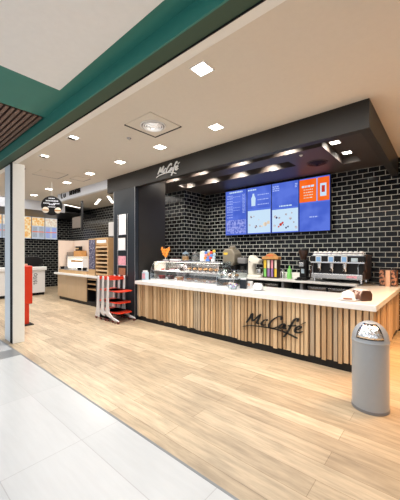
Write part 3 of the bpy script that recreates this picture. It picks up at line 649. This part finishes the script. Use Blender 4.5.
# ================================================================= DISPLAY CASE
CX0, CX1, CY0, CY1 = -5.50, -3.45, 4.50, 5.02
dc = thing('pastry_case', 'curved glass pastry case on the left half of the white counter', 'display case', (0, 0, .96))
W = CX1-CX0
MB().box(CX0+.01, CX1-.01, CY1-.03, CY1-.015, .05, .46).build('back_door', 'glassblue', dc); MB().box(CX0, CX1, CY0, CY1, 0, .045).build('base', 'white', dc, bevel=.005)
prof = [(CY0, .045), (CY0+.005, .15), (CY0+.03, .30), (CY0+.09, .42), (CY0+.16, .47)]
def sheet(p, a, b, th=.004):
    p = smooth(p); vs = []; fs = []
    for y, z in p: vs += [(a, y, z), (b, y, z)]
    for i in range(len(p)-1): fs.append((2*i, 2*i+1, 2*i+3, 2*i+2))
    return MB().add(vs, fs, 0, True)
g_ = sheet(prof, CX0, CX1).build('front_glass', 'glass', dc); g_.modifiers.new('s', 'SOLIDIFY').thickness = .004
for xx in (CX0, CX1):
    MB().prism(prof+[(CY1, .47), (CY1, .045)], xx-.003, xx+.003, 'x').build('side_glass', 'glassblue', dc)
    MB().tube([(xx, y, z) for y, z in prof], .006).build('edge_rail', 'chrome', dc)
MB().box(CX0, CX1, CY0+.14, CY1, .47, .49).build('top_shelf', 'glassblue', dc, bevel=.003); MB().box(CX0, CX1, CY0+.13, CY0+.145, .462, .495).build('front_rail', 'steel', dc)
MB().box(CX0+.01, CX1-.01, CY0+.09, CY1-.02, .235, .245).build('middle_shelf', 'white', dc); MB().box(CX0+.01, CX1-.01, CY0+.08, CY0+.09, .23, .25).build('shelf_rail', 'white', dc)
MB().box(CX0+.02, CX1-.02, CY0+.20, CY0+.23, .445, .468).build('lamp_strip', 'showlight', dc)
for xx in (CX0+.66, CX0+1.32): MB().tube([(xx, CY0+.30, .045), (xx, CY0+.30, .47)], .008).build('post', 'chrome', dc)
MB().box(CX0, CX0+.012, CY1-.4, CY1, .05, .46).build('end_panel', 'creamf', dc)
# pastries
def croissant(loc, rz):
    P = [(.075*math.cos(a), .06*math.sin(a), .025) for a in [PI*(-.1+1.2*i/8) for i in range(9)]]
    return MB().tube(P, [.010, .02, .03, .028, .036, .028, .03, .02, .010]).build('croissant', 'pastry', loc=loc, rz=rz)
def muffin(loc):
    o = bpy.data.objects.new('muffin', None); COL.objects.link(o); o.location = loc
    MB().lathe([(.028, 0), (.038, .045)], 12).build('paper_case', 'choc', o); MB().lathe([(.038, .045), (.048, .055), (.042, .078), (.02, .09), (.001, .092)], 12).build('crown', 'pastry', o); return o
def cake(loc, m1, m2):
    o = bpy.data.objects.new('cake', None); COL.objects.link(o); o.location = loc
    MB().lathe([(.085, 0), (.088, .01), (.088, .06), (.08, .068)], 20).build('sponge', m1, o); MB().lathe([(.082, .068), (.08, .078), (.001, .08)], 20).build('icing', m2, o); return o
def plate(loc, r, lab, grp=None):
    t = thing('plate', lab, 'plate', loc, group=grp); MB().lathe([(r*.55, 0), (r*.95, .008), (r, .014), (r*.95, .015), (r*.5, .006)], 24).build('dish', 'white', t); return t
TRAY = 'trays in the pastry case'
floor_z = .96+.046; sh_z = .96+.246
for i, (m1, m2, lab) in enumerate([('berry', 'redp', 'red berry cake at the far left of the case floor'), ('choc', 'berry', 'dark chocolate cake second from the left on the case floor'), ('pastry', 'creamf', 'cream topped cake in the middle of the case floor')]):
    c = cake((CX0+.20+i*.30, CY0+.20, floor_z), m1, m2); tag(c, lab, 'cake', 'cakes in the pastry case')
names = ['leftmost', 'second from left', 'third from left', 'fourth from left', 'fifth from left', 'rightmost']
for i in range(6): tag(croissant((CX0+1.10+i*.15, CY0+.17+(i % 2)*.06, floor_z), .3*i), f'golden croissant on the case floor, {names[i]} of six', 'croissant', 'croissants on the case floor')
for i in range(6): tag(muffin((CX0+1.05+i*.155, CY0+.30, sh_z)), f'muffin in a dark paper on the case middle shelf, {names[i]} of six', 'muffin', 'muffins on the middle shelf')
for i in range(5):
    t = tag(MB().lathe([(.02, 0), (.045, .005), (.05, .02), (.042, .036), (.018, .036), (.014, .02)], 16).build('doughnut', ['redp', 'choc', 'pinkp', 'creamf', 'choc'][i], loc=(CX0+.16+i*.17, CY0+.26, sh_z)), ['red glazed doughnut at the left end of the middle shelf', 'chocolate doughnut between the red and pink ones', 'pink iced doughnut on the middle shelf', 'cream iced doughnut on the middle shelf', 'chocolate doughnut right of the cream iced one'][i], 'doughnut', 'doughnuts on the middle shelf')
def price(i, x): 
    t = thing('price_card', 'white price card in the pastry case, ' + ['far left', 'second from left', 'third from left', 'fourth from left', 'fifth from left', 'far right'][i], 'price card', (x, CY0+.06, floor_z), group='price cards in the pastry case')
    MB().prism([(0, 0), (.03, 0), (.015, .05)], -.035, .035, 'x').build('card', 'paper', t); MB().box(-.025, .025, -.001, .003, .012, .02).build('print', 'grey', t)
for i in range(6): price(i, CX0+.2+i*.31)
# things on the case top
ZT = .96+.491
YT = CY0+.33
bq = thing('sweet_bouquet', 'bouquet of orange sweets on a stick above the left of the pastry case', 'sweets', (on_y(165.5, YT), YT, ZT)); bq.scale = (1.35, 1.35, 1.25)
MB().lathe([(.05, 0), (.05, .01), (.008, .015), (.008, .07)], 14).build('stand', 'white', bq)
mb = MB()
for (a, b, r) in [(0, .09, .028), (-.032, .13, .028), (.03, .13, .028), (-.06, .175, .028), (-.008, .175, .028), (.045, .175, .03), (-.085, .225, .027), (.085, .215, .028), (-.03, .215, .026), (.03, .22, .026), (-.095, .26, .02), (.09, .25, .02)]: mb.ball((a, -.01+.02*random.random(), b-.01), r)
mb.build('sweets', 'orange', bq)
def jar(px, lab, fill):
    t = thing('glass_jar', lab, 'jar', (on_y(px, YT), YT, ZT), group='jars on the pastry case'); t.scale = (1.35, 1.35, 1.2)
    MB().lathe([(.058, 0), (.065, .01), (.065, .10), (.05, .125)], 18).build('glass_body', 'glassblue', t); MB().lathe([(.055, .008), (.055, .085)], 14).build('contents', fill, t)
    MB().lathe([(.056, .125), (.058, .14), (.03, .16), (.012, .165), (.016, .185), (.001, .19)], 18).build('lid', 'bluegrey' if fill == 'pastry' else 'steel', t)
jar(185.5, 'glass jar with slate lid and tan biscuits on the pastry case', 'pastry'); jar(195.3, 'glass jar with steel lid and dark biscuits on the pastry case', 'speck')
bxs = thing('chocolate_tray', 'low white tray of dark chocolates beside the orange bouquet', 'tray', (on_y(175.5, YT), YT, ZT))
MB().box(-.14, .14, -.06, .06, 0, .03).build('tray', 'white', bxs, bevel=.003)
for k in range(4): MB().box(-.125+k*.065, -.08+k*.065, -.05, .05, .03, .06).build('chocolate', 'choc', bxs, bevel=.006)
cn = thing('white_canister', 'white domed canister on the right of the pastry case', 'canister', (on_y(203, YT), YT, ZT)); MB().lathe([(.07, 0), (.072, .02), (.072, .16)], 20).build('body', 'white', cn); MB().lathe([(.074, .16), (.074, .18), (.055, .215), (.02, .23), (.001, .232)], 20).build('lid', 'ivory', cn)
for i, (px, cols, lab) in enumerate([(208.3, ['orange', 'bluep', 'pinkp', 'orange', 'bluep', 'lilac'], 'stand of orange and blue lollipops next to the white canister'), (213.6, ['redp', 'lilac', 'bluep', 'lilac', 'redp', 'yellow'], 'stand of red and pale blue lollipops at the right end of the pastry case')]):
    t = thing('lollipop_stand', lab, 'lollipops', (on_y(px, YT), YT-.02, ZT), group='lollipop stands'); MB().lathe([(.045, 0), (.045, .05), (.02, .06)], 14).build('base', 'white' if i else 'bluep', t)
    for k, cc in enumerate(cols):
        a = (-.045, .04, -.02, .045, -.05, .02)[k]; z = (.07, .08, .125, .15, .185, .215)[k]
        p = MB().ball((a, (-.03, -.02, -.035, -.01, .0, .01)[k], z), .034).build('lollipop', cc, t); MB().tube([(0, 0, .04), (a, 0, z)], .003, 6).build('stick', 'white', p)
# stepped low glass at the right end of the case
lw_ = thing('low_glass_case', 'low curved glass case with steel trays right of the pastry case', 'display case', (0, 0, .96))
a, b = CX1+.012, CX1+.40
pr2 = [(CY0, .02), (CY0+.01, .12), (CY0+.06, .26), (CY0+.2, .33)]
g_ = sheet(pr2, a, b).build('front_glass', 'glass', lw_); g_.modifiers.new('s', 'SOLIDIFY').thickness = .004
for xx in (a+.003, b): MB().prism(pr2+[(CY1, .33), (CY1, .02)], xx-.003, xx+.003, 'x').build('side_glass', 'glassblue', lw_)
MB().box(a, b, CY0, CY1, 0, .02).build('base', 'white', lw_); MB().box(a+.01, b-.01, CY0+.08, CY1-.02, .15, .158).build('shelf', 'white', lw_); MB().box(a+.01, b-.01, CY1-.02, CY1-.01, .02, .26).build('back_door', 'ivory', lw_); MB().tube([(b, y, z) for y, z in pr2], .006).build('edge_rail', 'chrome', lw_)
for i in range(2):
    tag(croissant((a+.11+i*.17, CY0+.20, .981), .5), ['croissant on the floor of the low glass case, left', 'croissant on the floor of the low glass case, right'][i], 'croissant', 'croissants in the low case')
for i in range(2): tag(muffin((a+.10+i*.17, CY0+.30, 1.119)), ['muffin on the low case shelf, left', 'muffin on the low case shelf, right'][i], 'muffin', 'muffins in the low case')
# leaflet box left of case
lb = thing('leaflet_box', 'small pink and grey leaflet box at the left end of the white counter', 'leaflet holder', (-5.61, 4.38, .96)); MB().box(-.075, .075, 0, .10, 0, .20).build('holder', 'lilac', lb, bevel=.004); MB().box(-.055, .055, -.004, 0, .04, .17).build('print', 'ppink', lb); MB().box(-.06, .06, .02, .08, .20, .24).build('leaflets', 'paper', lb)
# things along the front of the counter, right of and before the case
def cpos(px, py): return (*on_z(px, py, .961), .961)
t = thing('wrapped_cookie_pile', 'small pile of wrapped cookies on the counter before the low glass case', 'cookies', cpos(208, 284.5), .2)
for k in range(3): MB().box(-.10+.01*k, .10, -.06, .05, .003+k*.022, .022+k*.022).build('packet', ['pastry', 'creamf', 'ppink'][k], t, bevel=.006)
t = thing('dark_dish', 'small black dish on the counter right of the wrapped cookies', 'dish', cpos(224, 285.5)); MB().lathe([(.05, 0), (.085, .02), (.08, .022), (.045, .006)], 20).build('bowl', 'rubber', t); MB().lathe([(.055, .01), (.05, .03), (.001, .034)], 14).build('contents', 'choc', t)
t = thing('sweet_basket', 'clear basket of wrapped sweets in front of the navy card holder', 'basket', cpos(232.5, 289)); MB().lathe([(.075, 0), (.10, .07), (.096, .07), (.07, .006)], 22).build('basket', 'glassblue', t)
mb = [MB(), MB(), MB()]
for k in range(26):
    a_ = random.uniform(0, 2*PI); r_ = .068*math.sqrt(random.random()); mb[k % 3].ball((r_*math.cos(a_), r_*math.sin(a_), .03+.07*random.random()), .02, n=8)
for q, mm in zip(mb, ('creamf', 'purple', 'lilac')): q.build('sweets', mm, t)
t = thing('card_holder', 'navy upright card holder on the counter between sweets and paper cups', 'card holder', cpos(243.3, 288.5), .25); MB().box(-.062, .062, -.03, .05, 0, .165).build('holder', 'navy', t, bevel=.006); MB().box(-.05, .05, .0, .03, .165, .19).build('cards', 'paper', t)
t = thing('paper_cup', 'white takeaway cup with peach round print next to the navy holder', 'cup', cpos(250.3, 288)); MB().lathe([(.042, 0), (.052, .13), (.048, .13), (.038, .01)], 20).build('cup', 'paper', t); MB().lathe([(.026, -.056), (.026, -.048)], 16, (0, 0, .07), 0, 'y').build('round_print', 'peach', t)
pl = plate(cpos(258, 290), .13, 'white plate under the folded white napkins near the card holder')
t = thing('napkin_stack', 'folded white napkins standing on the plate near the card holder', 'napkins', (pl.location.x+.0, pl.location.y, .968)); MB().prism([(-.08, 0), (.08, 0), (.095, .06), (.06, .115), (-.06, .115), (-.095, .06)], -.035, .035).build('napkins', 'paper', t, bevel=.012)
pl = plate(cpos(348, 300), .135, 'white plate under tilted white napkins beside the walnut dispenser')
t = thing('napkin_stack', 'folded white printed napkins on the plate beside the walnut dispenser', 'napkins', (pl.location.x, pl.location.y, .967), .25); MB().prism([(-.09, 0), (.10, 0), (.075, .10), (.0, .135), (-.07, .10)], -.06, .05).build('napkins', 'paper', t, bevel=.012); MB().box(-.06, .05, -.064, -.06, .01, .03).build('print', 'pbrown', t)
x, y, z = cpos(365, 301)
t = thing('napkin_dispenser', 'rounded dark walnut box lying on the right end of the counter', 'dispenser', (x, y+.02, z), .35)
o_ = [(-.07, 0), (.07, 0), (.085, .02), (.088, .09), (.06, .135), (-.06, .135), (-.088, .09), (-.085, .02)]
MB().prism(o_, -.01, .17, 'y').build('body', 'marble', t, bevel=.008); MB().prism([(u*1.03, v*1.03) for u, v in o_], -.03, -.01, 'y').build('front_cap', 'choc', t, bevel=.006)
MB().prism([(-.06, .138), (.06, .138), (.05, .15), (-.05, .15)], .0, .16, 'y').build('white_lid', 'white', t, bevel=.004)
t.rotation_euler.z = .9
# coffee boxes at the wall
for i, (px, mm, lab) in enumerate([(382.5, 'beans', 'dark patterned coffee box against the tiled wall, left'), (388, 'peach', 'plain peach coffee box between two patterned ones'), (393.3, 'beans', 'copper patterned coffee box against the tiled wall, right')]):
    x = on_y(px, 6.8); t = thing('coffee_box', lab, 'box', (x, 6.8, .961), group='coffee boxes at the wall'); MB().box(-.055, .055, 0, .22, 0, .32).build('carton', mm, t, bevel=.004); MB().box(-.045, .045, .02, .2, .32, .332).build('lid', 'choc', t)

# ================================================================= ON THE BACK COUNTER
ZB = 1.001
# espresso machine
xa, xb = on_y(310, 6.5), on_y(366, 6.5); W = xb-xa
em = thing('espresso_machine', 'large three-group espresso machine with walnut sides on the back counter', 'espresso machine', ((xa+xb)/2, 6.45, ZB)); h = W/2; em.scale = (1, 1, 1.12)
MB().box(-h+.05, h-.05, .12, .62, .08, .50).build('body', 'black', em, bevel=.01)
for s in (-1, 1):
    MB().prism([(0, .07), (.62, .07), (.62, .52), (.14, .54), (.08, .38), (.10, .26), (-.02, .20)], s*h-.03*s-.02, s*h-.03*s+.03, 'x').build('side_panel', 'walnut', em, bevel=.012)
MB().box(-h+.05, h-.05, -.02, .2, .07, .16).build('drip_tray', 'steel', em, bevel=.006); MB().box(-h+.06, h-.06, -.0, .18, .16, .166).build('grid', 'chrome', em)
MB().box(-h+.02, h-.02, .02, .14, .36, .40).build('brow', 'chrome', em, bevel=.01); MB().box(-h+.02, h-.02, .03, .13, .40, .50).build('control_panel', 'black', em, bevel=.006); MB().box(-h+.04, h-.04, .04, .6, .505, .515).build('cup_tray', 'chrome', em)
MB().tube([(-h+.05, .05, .55), (h-.05, .05, .55)], .006).build('cup_rail', 'chrome', em)
for k in range(3):
    xx = -h+.20+k*.26
    gh = MB().lathe([(.035, .20), (.045, .22), (.045, .30), (.05, .36)], 16, (xx, .07, 0)).build('group_head', 'chrome', em)
    MB().tube([(xx, .05, .225), (xx, -.09, .205)], .013).build('portafilter', 'rubber', em); dd = MB().box(xx-.06, xx+.06, .0, .02, .38, .50).build('display', 'white', em, bevel=.004)
    MB().box(xx-.045, xx+.045, -.004, 0, .395, .485).build('lit_panel', emi('lit button panel', (.30, .52, .80), .9), dd)
MB().box(h-.26, h-.14, .0, .02, .40, .47).build('display', 'lilac', em)
for xx in (-h+.09, h-.12): MB().tube([(xx, .02, .36), (xx, -.05, .30), (xx, -.05, .16)], .007).build('steam_wand', 'chrome', em)
for xx in (-h+.09, h-.09):
    for yy in (.08, .55): MB().lathe([(.025, 0), (.02, .08)], 12, (xx, yy, 0)).build('foot', 'chrome', em)
MB().box(h-.34, h-.15, -.026, -.02, .10, .14).build('name_plate', 'ppink', em)
pos = ['far left', 'second from left', 'third from left', 'fourth from left', 'fifth from left', 'sixth from left', 'seventh from left', 'eighth from left', 'ninth from left', 'far right']
c0 = None
for k in range(10):
    L_ = (em.location.x-h+.10+k*(W-.2)/9, 6.45+.14, ZB+.516*1.12)
    lab = f'white coffee cup upside down on the espresso machine, {pos[k]}'
    if c0 is None:
        c0 = thing('coffee_cup', lab, 'cup', L_, group='cups on the espresso machine'); c0.scale = (1.25, 1.25, 1.35); MB().lathe([(.044, 0), (.042, .03), (.028, .06), (.024, .065), (.001, .065)], 16).build('bowl', 'white', c0); MB().tube([(.038, 0, .015), (.062, 0, .02), (.058, 0, .045), (.034, 0, .045)], .005, 6).build('handle', 'white', c0)
    else: dup(c0, L_, label=lab)
# grinders
def grinder(px, lab, s=1):
    t = thing('coffee_grinder', lab, 'coffee grinder', (on_y(px, 6.62), 6.62, ZB)); t.scale = (1.15, 1.15, 1.3)
    MB().box(-.09, .09, -.12, .14, 0, .05).build('base', 'rubber', t, bevel=.01); MB().box(-.07, .07, -.04, .12, .05, .36).build('body', 'black', t, bevel=.015)
    MB().box(-.05, .05, -.13, -.04, .24, .32).build('dosing_chute', 'steel', t, bevel=.01); MB().lathe([(.05, .36), (.06, .38), (.095, .50), (.095, .53)], 18).build('hopper', 'walnut', t); MB().lathe([(.097, .53), (.09, .545), (.001, .55)], 18).build('lid', 'rubber', t)
    MB().box(-.03, .03, -.045, -.04, .12, .2).build('lit_panel', 'lilac', t)
grinder(303.5, 'dark coffee grinder with brown hopper left of the espresso machine')
# fruit smoothie / ice machine on the left
xm = on_y(229.5, 6.55)
bm_ = thing('juice_machine', 'champagne coloured drinks machine with yellow label on the back counter', 'drinks machine', (xm, 6.5, ZB))
MB().box(-.13, .15, .10, .42, 0, .30).build('column', 'rubber', bm_, bevel=.02)
MB().prism([(-.19, .34), (.10, .28), (.17, .36), (.20, .60), (.12, .72), (-.14, .74), (-.21, .66)], .0, .36).build('head', 'beige', bm_, bevel=.025)
MB().lathe([(.07, .72), (.10, .76), (.10, .80), (.03, .83)], 18, (.0, .2, 0)).build('lid', 'beige', bm_); MB().box(-.16, -.03, -.006, 0, .58, .64).build('label_strip', 'yellow', bm_); MB().box(-.13, .12, -.02, .12, 0, .03).build('drip_tray', 'grey', bm_)
t = thing('coffee_brewer', 'squat black coffee brewer between the drinks machine and the ivory mixer', 'coffee brewer', (on_y(241, 6.6), 6.6, ZB))
MB().box(-.13, .13, 0, .30, 0, .06).build('base', 'black', t, bevel=.01); MB().box(-.13, .13, .14, .30, .06, .48).build('tower', 'black', t, bevel=.015); MB().box(-.13, .13, 0, .14, .34, .50).build('head', 'grey', t, bevel=.03); MB().lathe([(.06, .06), (.08, .1), (.075, .2), (.05, .26)], 18, (0, .07, 0)).build('carafe', 'rubber', t)
xm = on_y(253.5, 6.55)
t = thing('ivory_mixer', 'ivory stand mixer shaped machine left of the coloured pack stand', 'mixer', (xm, 6.5, ZB))
MB().box(-.19, .24, 0, .30, 0, .06).build('base', 'ivory', t, bevel=.02); MB().prism([(-.17, .06), (-.02, .06), (-.05, .25), (.0, .36), (.14, .34), (.16, .46), (.02, .50), (-.02, .56), (-.12, .57), (-.17, .48)], .04, .26).build('column', 'ivory', t, bevel=.03)
MB().lathe([(.05, .06), (.085, .10), (.09, .20), (.085, .21)], 20, (.12, .15, 0)).build('bowl', 'steel', t); MB().tube([(.10, .15, .35), (.10, .15, .20)], .02).build('shaft', 'rubber', t); MB().lathe([(.02, -.01), (.02, .02)], 12, (-.10, .03, .40), 0, 'y').build('knob', 'chrome', t)
# coloured pack stand with gabled wooden top
xa, xb = on_y(263, 6.6), on_y(279, 6.6); w = (xb-xa)/2*.9
t = thing('pack_stand', 'gabled wooden stand of coloured drink packs on the back counter', 'display stand', ((xa+xb)/2, 6.55, ZB))
MB().box(-w, w, 0, .18, 0, .03).build('base', 'walnut', t); MB().box(-w, w, .16, .18, .03, .47).build('back', 'walnut', t)
for k in range(5): MB().box(-w+k*(2*w-.016)/4, -w+k*(2*w-.016)/4+.016, 0, .16, .03, .47).build('divider', 'walnut', t)
MB().prism([(-w-.02, .47), (w+.02, .47), (w+.02, .53), (w*.6, .55), (w*.35, .60), (0, .62), (-w*.35, .60), (-w*.6, .55), (-w-.02, .53)], -.015, .18).build('gable', 'pastry', t, bevel=.005); MB().ribbon([(-.09, .0), (-.04, .03), (0, -.01), (.04, .03), (.09, 0)], .02, -.02, -.014, lambda u, v, s: (u, s, .555+v)).build('gable_mark', 'redp', t)
for k, (c1, c2) in enumerate([('yellow', 'green'), ('creamf', 'purple'), ('pinkp', 'purple'), ('creamf', 'yellow')]):
    xx = -w+(k+.5)*(2*w)/4; s = thing('drink_pack', ['yellow drink packs in the first bay of the gabled stand', 'cream and purple drink packs in the second bay', 'pink drink packs in the third bay of the gabled stand', 'cream and yellow drink packs in the last bay'][k], 'packs', (t.location.x+xx, 6.57, ZB+.031), group='packs in the gabled stand')
    MB().box(-w/4+.012, w/4-.012, 0, .12, 0, .20).build('lower_pack', c2, s, bevel=.004); MB().box(-w/4+.012, w/4-.012, 0, .12, .21, .42).build('upper_pack', c1, s, bevel=.004)
# little bottles
t = thing('green_bottle', 'bright green squeeze bottle on the back counter', 'bottle', (on_y(289.5, 6.7), 6.7, ZB)); t.scale = (1.2, 1.2, 1.2); MB().lathe([(.045, 0), (.05, .01), (.05, .09), (.038, .12), (.048, .16), (.03, .2), (.014, .215)], 16).build('body', 'green', t); MB().lathe([(.016, .215), (.014, .25), (.005, .27)], 10).build('nozzle', 'green', t)
t = thing('steel_jug', 'small steel and white jug left of the green bottle', 'jug', (on_y(282.8, 6.75), 6.75, ZB)); MB().lathe([(.05, 0), (.05, .12), (.03, .16), (.045, .2), (.04, .23), (.001, .235)], 16).build('body', 'steel', t); MB().tube([(.045, 0, .03), (.08, 0, .05), (.08, 0, .12), (.045, 0, .13)], .006, 6).build('handle', 'chrome', t)
t = thing('knock_tray', 'round black knock-out tray in front of the coffee grinders', 'tray', (on_y(299, 6.5), 6.46, ZB)); MB().lathe([(.07, 0), (.09, .02), (.085, .022), (.06, .006)], 20).build('dish', 'black', t); MB().tube([(-.07, 0, .028), (.07, 0, .028)], .006).build('bar', 'rubber', t)
# ================================================================= LIGHT
def area(x, y, z, sx_, sy_, e, col=(1, 1, 1), rot=(0, 0, 0)):  # fill lights without any fixture, added to brighten the rooms
    l = bpy.data.lights.new('fill_light', 'AREA'); l.shape = 'RECTANGLE'; l.size = sx_; l.size_y = sy_; l.energy = e; l.color = col
    o = bpy.data.objects.new('fill_light', l); COL.objects.link(o); o.location = (x, y, z); o.rotation_euler = rot; return o
area(-8.5, 2.9, 3.6, 9, 1.6, 90, (1, .97, .93))
area(-2.0, 3.0, 3.6, 5, 1.4, 70, (1, .97, .93))
area(-9, 5.4, 3.6, 3.5, 1.4, 80, (1, .95, .88))
area(-13, 3, 3.2, 2, 6, 90, (1, .95, .88))
wl_ = area(.45, 5.2, 3.55, .8, 2.4, 110, (1, .54, .22)); wl_.data.spread = math.radians(80)  # unseen warm fill for the counter's right end
area((CX0+CX1)/2, CY0+.22, .96+.44, CX1-CX0-.1, .05, 9, (1, .95, .88))  # added to brighten the inside of the pastry case
area(-3, -1.4, 3.35, 10, 3, 150, (.92, .96, 1))
w_ = bpy.data.worlds.new('World'); sc.world = w_; w_.use_nodes = True
w_.node_tree.nodes['Background'].inputs[0].default_value = (.93, .96, 1, 1); w_.node_tree.nodes['Background'].inputs[1].default_value = .8

cam = bpy.data.cameras.new('camera'); co = bpy.data.objects.new('camera', cam); COL.objects.link(co); sc.camera = co
co.location = (0, 0, HC); co.rotation_euler = (PI/2, 0, YAW); cam.sensor_width = 36; cam.sensor_fit = 'AUTO'; cam.lens = F/500*36; cam.shift_y = (HOR-250)/500; cam.clip_start = .05
vs = sc.view_settings; vs.view_transform = 'Standard'; vs.look = 'None'; vs.exposure = EXPO; vs.gamma = 1; vs.use_curve_mapping = False
sc.cycles.use_denoising = True; sc.cycles.max_bounces = 6; sc.cycles.transparent_max_bounces = 12
